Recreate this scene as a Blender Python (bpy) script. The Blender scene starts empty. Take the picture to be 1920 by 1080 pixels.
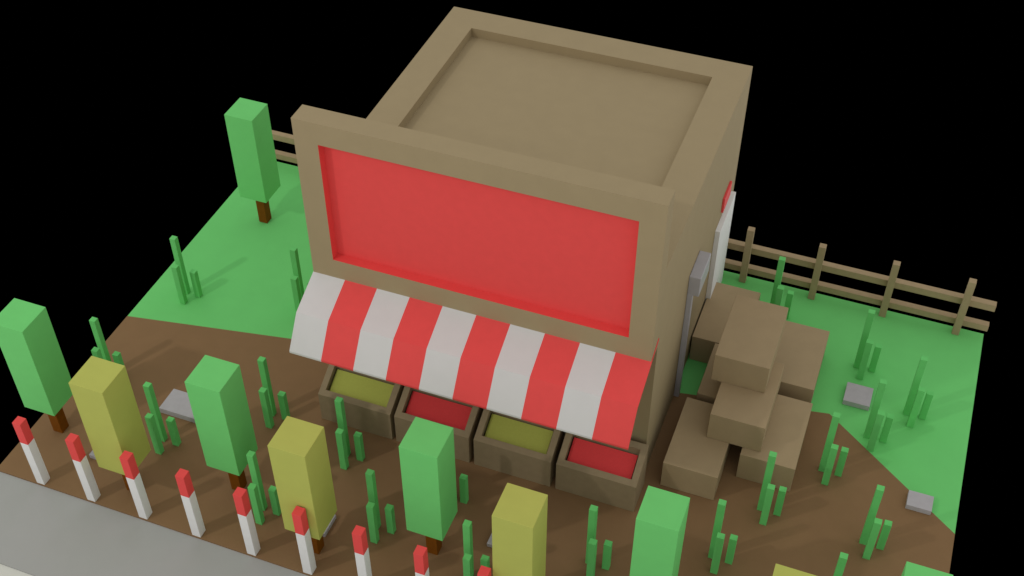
import bpy, bmesh, math, random
from mathutils import Matrix, Vector
random.seed(7)
S = bpy.context.scene
C = S.collection

# ------------------------------------------------------------------ materials
def mat(name, rgb, rough=0.85, spec=0.15, metal=0.0, var=0.05, scale=6.0, bump=0.0, bscale=60.0):
    m = bpy.data.materials.new(name); m.use_nodes = True
    nt = m.node_tree; b = nt.nodes['Principled BSDF']
    tc = nt.nodes.new('ShaderNodeTexCoord')
    n = nt.nodes.new('ShaderNodeTexNoise'); n.inputs['Scale'].default_value = scale; n.inputs['Detail'].default_value = 5
    nt.links.new(tc.outputs['Object'], n.inputs['Vector'])
    r = nt.nodes.new('ShaderNodeValToRGB')
    r.color_ramp.elements[0].position = 0.3; r.color_ramp.elements[1].position = 0.7
    r.color_ramp.elements[0].color = [c*(1-var) for c in rgb]+[1]
    r.color_ramp.elements[1].color = [min(1, c*(1+var)) for c in rgb]+[1]
    nt.links.new(n.outputs['Fac'], r.inputs['Fac'])
    nt.links.new(r.outputs['Color'], b.inputs['Base Color'])
    b.inputs['Roughness'].default_value = rough
    b.inputs['Specular IOR Level'].default_value = spec
    b.inputs['Metallic'].default_value = metal
    if bump:
        n2 = nt.nodes.new('ShaderNodeTexNoise'); n2.inputs['Scale'].default_value = bscale; n2.inputs['Detail'].default_value = 4
        nt.links.new(tc.outputs['Object'], n2.inputs['Vector'])
        bp = nt.nodes.new('ShaderNodeBump'); bp.inputs['Strength'].default_value = bump; bp.inputs['Distance'].default_value = 0.01
        nt.links.new(n2.outputs['Fac'], bp.inputs['Height']); nt.links.new(bp.outputs['Normal'], b.inputs['Normal'])
    return m

M = dict(
    grass = mat('grass', (.172,.635,.176), var=.02, scale=2.5),
    dirt  = mat('dirt', (.252,.147,.069), var=.025, scale=3, bump=.15),
    pave  = mat('pavement', (.395,.395,.37), var=.01, scale=4, bump=.1),
    road  = mat('road', (.66,.66,.59), var=.01, scale=4, bump=.1),
    house = mat('stucco', (.370,.288,.163), var=.02, scale=3, bump=.06, bscale=90),
    red   = mat('red_paint', (.85,.084,.078), var=.02, rough=.6),
    white = mat('white_paint', (.83,.825,.80), var=.02),
    cloth = mat('white_cloth', (.69,.675,.65), var=.015, scale=4, bump=.05, bscale=120),
    crate = mat('crate_wood', (.32,.24,.142), var=.05, scale=8, bump=.1),
    card  = mat('cardboard', (.405,.302,.172), var=.03, scale=4, bump=.05),
    yfill = mat('yellow_produce', (.47,.49,.10), var=.03, scale=30, bump=.3),
    rfill = mat('red_produce', (.78,.062,.064), var=.03, scale=30, bump=.3),
    gleaf = mat('green_crown', (.176,.64,.178), var=.025, scale=3),
    yleaf = mat('yellow_crown', (.49,.515,.115), var=.025, scale=3),
    stem  = mat('stem_green', (.158,.62,.168), var=.03, scale=5),
    trunk = mat('bark', (.2,.062,.002), var=.08, scale=8),
    fence = mat('fence_wood', (.39,.29,.165), var=.05, scale=7),
    stone = mat('stone', (.46,.435,.445), var=.04, scale=8, bump=.1),
    metal = mat('grey_metal', (.44,.425,.44), rough=.4, spec=.5, metal=.1, var=.03),
)

# ------------------------------------------------------------------ helpers
def add_box(bm, x0,x1,y0,y1,z0,z1, mi=0):
    v=[bm.verts.new(p) for p in ((x0,y0,z0),(x1,y0,z0),(x1,y1,z0),(x0,y1,z0),(x0,y0,z1),(x1,y0,z1),(x1,y1,z1),(x0,y1,z1))]
    for f in ((3,2,1,0),(4,5,6,7),(0,1,5,4),(1,2,6,5),(2,3,7,6),(3,0,4,7)):
        q=bm.faces.new([v[i] for i in f]); q.material_index=mi
def quad(bm, *pts, mi=0):
    f=bm.faces.new([bm.verts.new(p) for p in pts]); f.material_index=mi; return f
def obj(name, bm, mats, parent=None, bevel=0.0, weld=True):
    if weld: bmesh.ops.remove_doubles(bm, verts=bm.verts, dist=1e-5)
    me=bpy.data.meshes.new(name); bm.to_mesh(me); bm.free()
    for m in (mats if isinstance(mats,(list,tuple)) else [mats]): me.materials.append(m)
    o=bpy.data.objects.new(name, me); C.objects.link(o)
    if parent: o.parent=parent
    if bevel:
        b=o.modifiers.new('bevel','BEVEL'); b.width=bevel; b.segments=2; b.limit_method='ANGLE'
    return o
def box(name, dims, m, parent=None, bevel=0.004):
    bm=bmesh.new(); add_box(bm,*dims); return obj(name,bm,m,parent,bevel)
def tag(o, label, cat, group=None, kind=None):
    if label: o['label']=label
    if cat: o['category']=cat
    if group: o['group']=group
    if kind: o['kind']=kind
    return o
def empty(name, loc=(0,0,0)):
    o=bpy.data.objects.new(name,None); o.location=loc; o.empty_display_size=.2; C.objects.link(o); return o
def copy_tree(o, loc, label):
    r=o.copy(); C.objects.link(r); r.location=loc; r['label']=label
    for ch in list(o.children):
        c=ch.copy(); C.objects.link(c); c.parent=r
    return r

# ------------------------------------------------------------------ the plot
GL,GR,GF,GB = -5.093, 11.437, -3.593, 6.347
o=box('grass_ground',(GL,GR,GF+.03,GB,-.25,0),M['grass'],bevel=0); tag(o,'flat bright green grass plot behind the shop','grass ground',kind='structure')
bm=bmesh.new()
pts=[(GL-.001,GF),(GR+.001,GF),(GR+.001,1.125),(8.894,3.112),(GL-.001,.661)]
lo=[bm.verts.new((x,y,-.2)) for x,y in pts]; hi=[bm.verts.new((x,y,.005)) for x,y in pts]
bm.faces.new(hi); bm.faces.new(lo[::-1])
for i in range(5):
    j=(i+1)%5; bm.faces.new((lo[i],lo[j],hi[j],hi[i]))
o=obj('dirt_ground',bm,M['dirt']); tag(o,'brown bare soil plot in front of and around the shop','dirt ground',kind='structure')
o=box('pavement',(GL,GR,-5.228,GF-.002,-.25,-.022),M['pave'],bevel=0); tag(o,'grey pavement strip along the row of red and white posts','pavement',kind='structure')
o=box('road',(GL,GR,-8.0,-5.230,-.28,-.045),M['road'],bevel=0); tag(o,'pale strip beyond the grey pavement','road',kind='structure')

# ------------------------------------------------------------------ the shop
X1=6.0; BF=.385; H=5.14; YB=6.335; HT=6.696; SL=-.046
shop=empty('shop_building',(3,3.2,0)); tag(shop,'flat roofed tan shop with big red sign board and red and white striped awning','shop')
off=Matrix.Translation((-3,-3.2,0))
def part(name,bm,m,parent=shop,bevel=0.0):
    # parts are written in world coordinates, their parent chain stands at the shop's base
    if parent is shop: bmesh.ops.transform(bm,matrix=off,verts=bm.verts)
    else: bmesh.ops.transform(bm,matrix=off,verts=bm.verts)
    return obj(name,bm,m,parent,bevel)
# walls: outer faces, parapet top ring and inner parapet faces
rx0,rx1,ry1,ry0,hr=.62,5.385,5.722,1.0,4.946
bm=bmesh.new()
quad(bm,(0,BF,.006),(X1,BF,.006),(X1,BF,H),(0,BF,H))
quad(bm,(X1,BF,.006),(X1,YB,.006),(X1,YB,H),(X1,BF,H))
quad(bm,(X1,YB,.006),(0,YB,.006),(0,YB,H),(X1,YB,H))
quad(bm,(0,YB,.006),(0,BF,.006),(0,BF,H),(0,YB,H))
quad(bm,(0,BF,H),(X1,BF,H),(rx1,ry0,H),(rx0,ry0,H))
quad(bm,(X1,BF,H),(X1,YB,H),(rx1,ry1,H),(rx1,ry0,H))
quad(bm,(X1,YB,H),(0,YB,H),(rx0,ry1,H),(rx1,ry1,H))
quad(bm,(0,YB,H),(0,BF,H),(rx0,ry0,H),(rx0,ry1,H))
hz=hr-.1
for a,b in (((rx0,ry0),(rx1,ry0)),((rx1,ry0),(rx1,ry1)),((rx1,ry1),(rx0,ry1)),((rx0,ry1),(rx0,ry0))):
    quad(bm,(a[0],a[1],H),(b[0],b[1],H),(b[0],b[1],hz),(a[0],a[1],hz))
part('wall',bm,M['house'])
bm=bmesh.new(); add_box(bm,rx0+.001,rx1-.001,ry0+.001,ry1-.001,hr-.09,hr); part('roof',bm,M['house'])
# sign board
s0,s1,z0,z1,dp=.372,5.597,3.867,6.284,.175
SB=3.425
bm=bmesh.new()
quad(bm,(SL,0,SB),(X1,0,SB),(s1,0,z0),(s0,0,z0)); quad(bm,(X1,0,SB),(X1,0,HT),(s1,0,z1),(s1,0,z0))
quad(bm,(X1,0,HT),(SL,0,HT),(s0,0,z1),(s1,0,z1)); quad(bm,(SL,0,HT),(SL,0,SB),(s0,0,z0),(s0,0,z1))
yb=BF-.001
quad(bm,(SL,0,HT),(X1,0,HT),(X1,yb,HT),(SL,yb,HT)); quad(bm,(SL,yb,SB),(X1,yb,SB),(X1,0,SB),(SL,0,SB))
quad(bm,(X1,0,SB),(X1,yb,SB),(X1,yb,HT),(X1,0,HT)); quad(bm,(SL,yb,SB),(SL,0,SB),(SL,0,HT),(SL,yb,HT))
quad(bm,(X1,yb,SB),(SL,yb,SB),(SL,yb,HT),(X1,yb,HT))
# the red reveal and panel form a red tray set into the board
board=part('sign_board',bm,M['house'])
bm=bmesh.new(); e=.002
quad(bm,(s0,dp,z0),(s1,dp,z0),(s1,dp,z1),(s0,dp,z1))
quad(bm,(s0,0,z0),(s1,0,z0),(s1,dp,z0),(s0,dp,z0)); quad(bm,(s0,dp,z1),(s1,dp,z1),(s1,0,z1),(s0,0,z1))
quad(bm,(s0,0,z0),(s0,dp,z0),(s0,dp,z1),(s0,0,z1)); quad(bm,(s1,dp,z0),(s1,0,z0),(s1,0,z1),(s1,dp,z1))
p=obj('sign_panel',bm,M['red'],board); p.data.transform(off); p['label']='plain red recessed panel'
# awning: ten stripes, one folded sheet with thickness
A0,A1=-.052,6.012; prof=[(BF-.003,3.458+.382*.469),(-.71,3.125),(-1.106,2.553)]
th=.04; n=10
bm=bmesh.new()
for i in range(n):
    xa=A0+(A1-A0)*i/n; xb=A0+(A1-A0)*(i+1)/n; mi=i%2
    for (ya,za),(y2,z2) in zip(prof,prof[1:]):
        quad(bm,(xa,y2,z2),(xb,y2,z2),(xb,ya,za),(xa,ya,za),mi=mi)
        quad(bm,(xa,ya,za-th),(xb,ya,za-th),(xb,y2,z2-th),(xa,y2,z2-th),mi=mi)
        if i==0: quad(bm,(xa,y2,z2-th),(xa,y2,z2),(xa,ya,za),(xa,ya,za-th),mi=mi)
        if i==n-1: quad(bm,(xb,ya,za-th),(xb,ya,za),(xb,y2,z2),(xb,y2,z2-th),mi=mi)
    y2,z2=prof[-1]; quad(bm,(xa,y2,z2-th),(xb,y2,z2-th),(xb,y2,z2),(xa,y2,z2),mi=mi)
    ya,za=prof[0]; quad(bm,(xb,ya,za-th),(xa,ya,za-th),(xa,ya,za),(xb,ya,za),mi=mi)
part('awning',bm,[M['cloth'],M['red']])['label']='red and white striped awning'
bm=bmesh.new(); add_box(bm,X1+.001,6.098,4.711,6.023,.006,2.414); part('door',bm,M['white'],bevel=.004)['label']='tall white side door'
bm=bmesh.new(); add_box(bm,X1+.001,6.045,5.062,5.656,2.605,2.948); part('door_sign',bm,M['red'],bevel=.004)['label']='small red sign above the side door'
bm=bmesh.new(); add_box(bm,X1+.001,6.10,2.50,2.615,.006,2.722); pipe=part('wall_pipe',bm,M['metal'],bevel=.01)
bm=bmesh.new(); add_box(bm,X1+.001,6.212,2.497,3.236,2.723,3.157); p=obj('pipe_box',bm,M['metal'],pipe,.012); p.data.transform(off)

# ------------------------------------------------------------------ produce bins under the awning
BW=1.468; yf,ybk=-.402,.28; zf=.70; sl=.56
def zt(y): return zf+sl*(y-yf)
def make_bin(m, fill, label):
    r=empty('produce_bin'); tag(r,label,'produce bin','slanted produce bins under the awning')
    w=BW/2; rw=.118; iy0,iy1=yf+.103,ybk-.1; ix=w-rw; dz=.13
    bm=bmesh.new()
    B=[(-w,yf),(w,yf),(w,ybk),(-w,ybk)]; I=[(-ix,iy0),(ix,iy0),(ix,iy1),(-ix,iy1)]
    for i in range(4):
        a,b=B[i],B[(i+1)%4]; c,d=I[i],I[(i+1)%4]
        quad(bm,(*a,.006),(*b,.006),(*b,zt(b[1])),(*a,zt(a[1])))
        quad(bm,(*a,zt(a[1])),(*b,zt(b[1])),(*d,zt(d[1])),(*c,zt(c[1])))
        quad(bm,(*c,zt(c[1])),(*d,zt(d[1])),(*d,zt(d[1])-.18),(*c,zt(c[1])-.18))
    quad(bm,*[(*q,.006) for q in B[::-1]])
    obj('bin_body',bm,M['crate'],r,.004)
    bm=bmesh.new()
    I=[(x*.955,y if y<0 else y-.03) for x,y in I]
    t=[bm.verts.new((x,y,zt(y)-dz)) for x,y in I]; l=[bm.verts.new((x,y,zt(y)-dz-.04)) for x,y in I]
    bm.faces.new(t); bm.faces.new(l[::-1])
    for i in range(4): bm.faces.new((l[i],l[(i+1)%4],t[(i+1)%4],t[i]))
    p=obj('bin_fill',bm,fill,r); p['label']=m
    return r
for xl,kind,lab in ((-.086,0,'slanted wooden bin with yellow-green fill under the left end of the awning'),
                    (1.464,1,'slanted wooden bin with red fill standing between the two yellow-green bins'),
                    (3.027,0,'slanted wooden bin with yellow-green fill standing between the two red bins'),
                    (4.597,1,'slanted wooden bin with red fill at the right corner of the shop')):
    b=make_bin('yellow-green fill' if kind==0 else 'red fill', M['yfill'] if kind==0 else M['rfill'], lab)
    b.location=(xl+BW/2,0,0)

# ------------------------------------------------------------------ boxes beside the shop
w_,d_,h_=.985,1.65,.642
def carton(x,y,z,label,d=d_):
    o=box('cardboard_box',(-w_/2,w_/2,-d/2,d/2,0,h_),M['card'],None,.006); o.location=(x+w_/2,y+d/2,z)
    tag(o,label,'box','brown boxes piled beside the shop')
carton(6.028,3.562,.006,'brown ground box pushed against the shop wall by the white door',1.68)
carton(6.491,2.155,.007,'mostly hidden brown box on the ground, under the topmost box',1.385)
carton(7.531,2.991,.006,'brown ground box at the back right of the pile, nearest the flat stone')
carton(6.342,.343,.008,'brown ground box at the front left, nearest the red filled bin')
carton(7.576,1.008,.006,'brown ground box at the front right, behind a tall green stem')
carton(6.917,1.175,h_+.011,'brown box in the middle layer resting across the two front ground boxes')
carton(6.727,1.983,h_*2+.014,'topmost brown box of the pile, resting on the middle box')

# ------------------------------------------------------------------ trees
CW,CD,CZ0,CZ1=.65,.653,.83,3.004
def make_tree(mt,label,group):
    r=empty('box_tree'); tag(r,label,'tree',group)
    box('crown',(-CW/2,CW/2,-CD/2,CD/2,CZ0,CZ1),mt,r,.005)
    box('trunk',(-.1,.1,-.103,.103,.006,CZ0-.001),M['trunk'],r,.004)
    return r
gg='green block trees'; gy='yellow block trees'
greens=[(-4.887,-2.673,'green block tree at the left edge, behind the first red and white post'),
 (-1.068,-2.687,'green block tree standing between the two leftmost yellow trees, over a grey stone'),
 (2.753,-2.690,'green block tree directly in front of the left red filled bin'),
 (6.580,-2.698,'green block tree in front of the brown box pile'),
 (10.403,-2.696,'green block tree at the bottom right corner, only its top in view'),
 (-4.243,4.040,'lone green block tree on the grass at the back left fence')]
yellows=[(-2.822,-3.372,'yellow block tree behind the second and third red and white posts'),
 (.842,-3.390,'yellow block tree behind the sixth red and white post'),
 (4.576,-3.396,'yellow block tree at the bottom edge, between two green block trees'),
 (8.665,-3.390,'yellow block tree at the bottom right, only its top edge in view')]
gp=yp=None
for x,y,l in greens:
    loc=(x+CW/2,y+CD/2,0)
    if gp is None: gp=make_tree(M['gleaf'],l,gg); gp.location=loc
    else: copy_tree(gp,loc,l)
for x,y,l in yellows:
    loc=(x+CW/2,y+CD/2,0)
    if yp is None: yp=make_tree(M['yleaf'],l,gy); yp.location=loc
    else: copy_tree(yp,loc,l)

# ------------------------------------------------------------------ three-stemmed plants
def make_plant(label):
    r=empty('stem_plant'); tag(r,label,'plant','three-stemmed green plants')
    for dx,dy,hh in ((0,0,1.524),(.104,-.284,1.024),(.293,-.001,.70)):
        box('stem',(dx-.062,dx+.062,dy-.056,dy+.056,.006,hh),M['stem'],r,.004)
    return r
plants=[(-4.32,1.71,'green stem plant on the left edge of the grass, left of the shop'),
 (-1.90,2.26,'green stem plant on the grass against the left side of the shop'),
 (-4.475,-.84,'green stem plant at the left soil edge behind the leftmost yellow tree'),
 (-2.62,-1.90,'green stem plant between the leftmost yellow tree and the big grey stone'),
 (-1.017,-.629,'green stem plant on the soil left of the left yellow-green bin'),
 (.735,-1.014,'green stem plant directly in front of the left yellow-green bin'),
 (-.112,-2.634,'green stem plant squeezed between the fifth post and the second yellow tree'),
 (1.94,-2.279,'green stem plant between the second yellow tree and the third green tree'),
 (2.881,-1.23,'green stem plant behind the third green tree, only its shortest stem in view'),
 (3.851,-2.662,'green stem plant behind the last red and white post at the bottom edge'),
 (5.662,-1.664,'green stem plant in front of the bin nearest the shop corner'),
 (7.592,-.813,'green stem plant just right of the green tree before the boxes'),
 (8.154,.472,'green stem plant directly in front of the front right brown box'),
 (9.009,1.728,'green stem plant on the soil right of the brown boxes'),
 (9.966,.395,'green stem plant on the soil nearest the stone at the soil edge'),
 (9.628,-1.15,'green stem plant at the bottom edge, only its tallest stem tip in view'),
 (9.177,4.535,'green stem plant on the grass below the third fence post'),
 (9.651,2.808,'green stem plant on the grass just right of the flat stone'),
 (10.262,3.644,'green stem plant on the right side of the grass, nearest the right edge'),
 (7.285,5.418,'green stem plant near the fence, half hidden behind the brown boxes')]
pp=None
for x,y,l in plants:
    if pp is None: pp=make_plant(l); pp.location=(x,y,0)
    else: copy_tree(pp,(x,y,0),l)

# ------------------------------------------------------------------ stones
for x0,x1,y0,y1,h,l in ((-3.037,-2.25,-1.353,-.825,.135,'largest flat grey stone, on the soil behind the second green tree'),
    (-3.645,-3.25,-2.76,-2.40,.10,'small grey stone mostly hidden by the leftmost yellow tree'),
    (.78,1.204,-2.812,-2.37,.10,'grey stone mostly hidden behind the second yellow tree'),
    (3.901,4.30,-1.989,-1.60,.09,'grey stone whose corner shows left of the yellow tree at the bottom edge'),
    (9.077,9.578,3.442,3.942,.126,'flat grey stone lying on the grass right of the brown boxes'),
    (10.548,10.985,1.376,1.722,.121,'flat grey stone lying across the edge between soil and grass')):
    o=box('flat_stone',((x0-x1)/2,(x1-x0)/2,(y0-y1)/2,(y1-y0)/2,0,h-.006),M['stone'],None,.005)
    o.location=((x0+x1)/2,(y0+y1)/2,.006); tag(o,l,'stone','flat grey stones')

# ------------------------------------------------------------------ red and white posts
def make_post(label):
    r=empty('bollard'); tag(r,label,'bollard','red and white posts along the pavement')
    box('post_body',(-.083,.083,-.085,.085,.006,1.132),M['white'],r,.003)
    box('red_cap',(-.083,.083,-.085,.085,1.1325,1.66),M['red'],r,.003)
    return r
ords=['first red-topped white post from the left, at the corner of the soil','second red-topped white post from the left',
 'third red-topped white post from the left, in front of the leftmost yellow tree','fourth red-topped white post from the left, standing clear of the trees',
 'fifth red-topped white post from the left, beside a green stem plant','sixth red-topped white post from the left, in front of the second yellow tree',
 'seventh red-topped white post from the left, its foot cut by the bottom edge','eighth red-topped white post from the left, almost only its red top in view',
 'ninth red-topped white post from the left, only its red tip in view']
bp_=None
for i,k in enumerate((-4.045,-2.97,-1.894,-.817,.268,1.346,2.417,3.482,4.56)):
    loc=(k-.083,-3.495,0)
    if bp_ is None: bp_=make_post(ords[i]); bp_.location=loc
    else: copy_tree(bp_,loc,ords[i])

# ------------------------------------------------------------------ fence
f=empty('wooden_fence',(3.2,6.25,0)); tag(f,'brown wooden fence of two rails and square posts along the back edge of the grass','fence')
for z0_,z1_ in ((.168,.318),(.720,.880)):
    box('rail',(-5.12-3.2,11.468-3.2,0,.14,z0_,z1_),M['fence'],f,.004)
for i in range(8):
    x=10.822-1.463*i
    box('post',(x-3.2,x+.138-3.2,-.138,-.002,.004,1.442),M['fence'],f,.004)

# ------------------------------------------------------------------ light and camera
w=bpy.data.worlds.new('World'); S.world=w; w.use_nodes=True
bg=w.node_tree.nodes['Background']; bg.inputs['Color'].default_value=(0,0,0,1); bg.inputs['Strength'].default_value=0.0
def sun(name,d,strength,angle,col):
    l=bpy.data.lights.new(name,'SUN'); l.energy=strength; l.angle=math.radians(angle); l.color=col
    o=bpy.data.objects.new(name,l); C.objects.link(o); o.location=(0,0,12)
    o.rotation_euler=Vector(d).to_track_quat('-Z','Y').to_euler(); return o
kl=bpy.data.lights.new('key_light','POINT'); kl.energy=5700; kl.shadow_soft_size=.45; kl.color=(1,.98,.95)
ko=bpy.data.objects.new('key_light',kl); C.objects.link(ko); ko.location=(-13.6,-18.9,24.9)   # where the cast shadows point back to
sun('sky_light',(0,0,-1),2.06,179,(1,1,1))
sun('low_sky_light',(0,0,1),2.06,179,(1,1,1))

cam=bpy.data.cameras.new('camera'); co=bpy.data.objects.new('camera',cam); C.objects.link(co)
cam.sensor_width=36; cam.lens=2342.587/1920*36; cam.clip_end=200; cam.clip_start=.1
R=((9.35564416e-01,3.53155964e-01,-2.97945964e-04),(2.42514096e-01,-6.43069938e-01,-7.26393811e-01),(-2.56721907e-01,6.79515945e-01,-6.87278650e-01))
m=Matrix(((R[0][0],-R[1][0],-R[2][0],8.76710688),(R[0][1],-R[1][1],-R[2][1],-13.6331964),(R[0][2],-R[1][2],-R[2][2],18.0791829),(0,0,0,1)))
co.matrix_world=m
S.camera=co
S.render.engine='CYCLES'
S.cycles.max_bounces=8; S.cycles.diffuse_bounces=2
S.view_settings.view_transform='Standard'; S.view_settings.look='None'; S.view_settings.gamma=1; S.view_settings.exposure=0
S.render.film_transparent=False
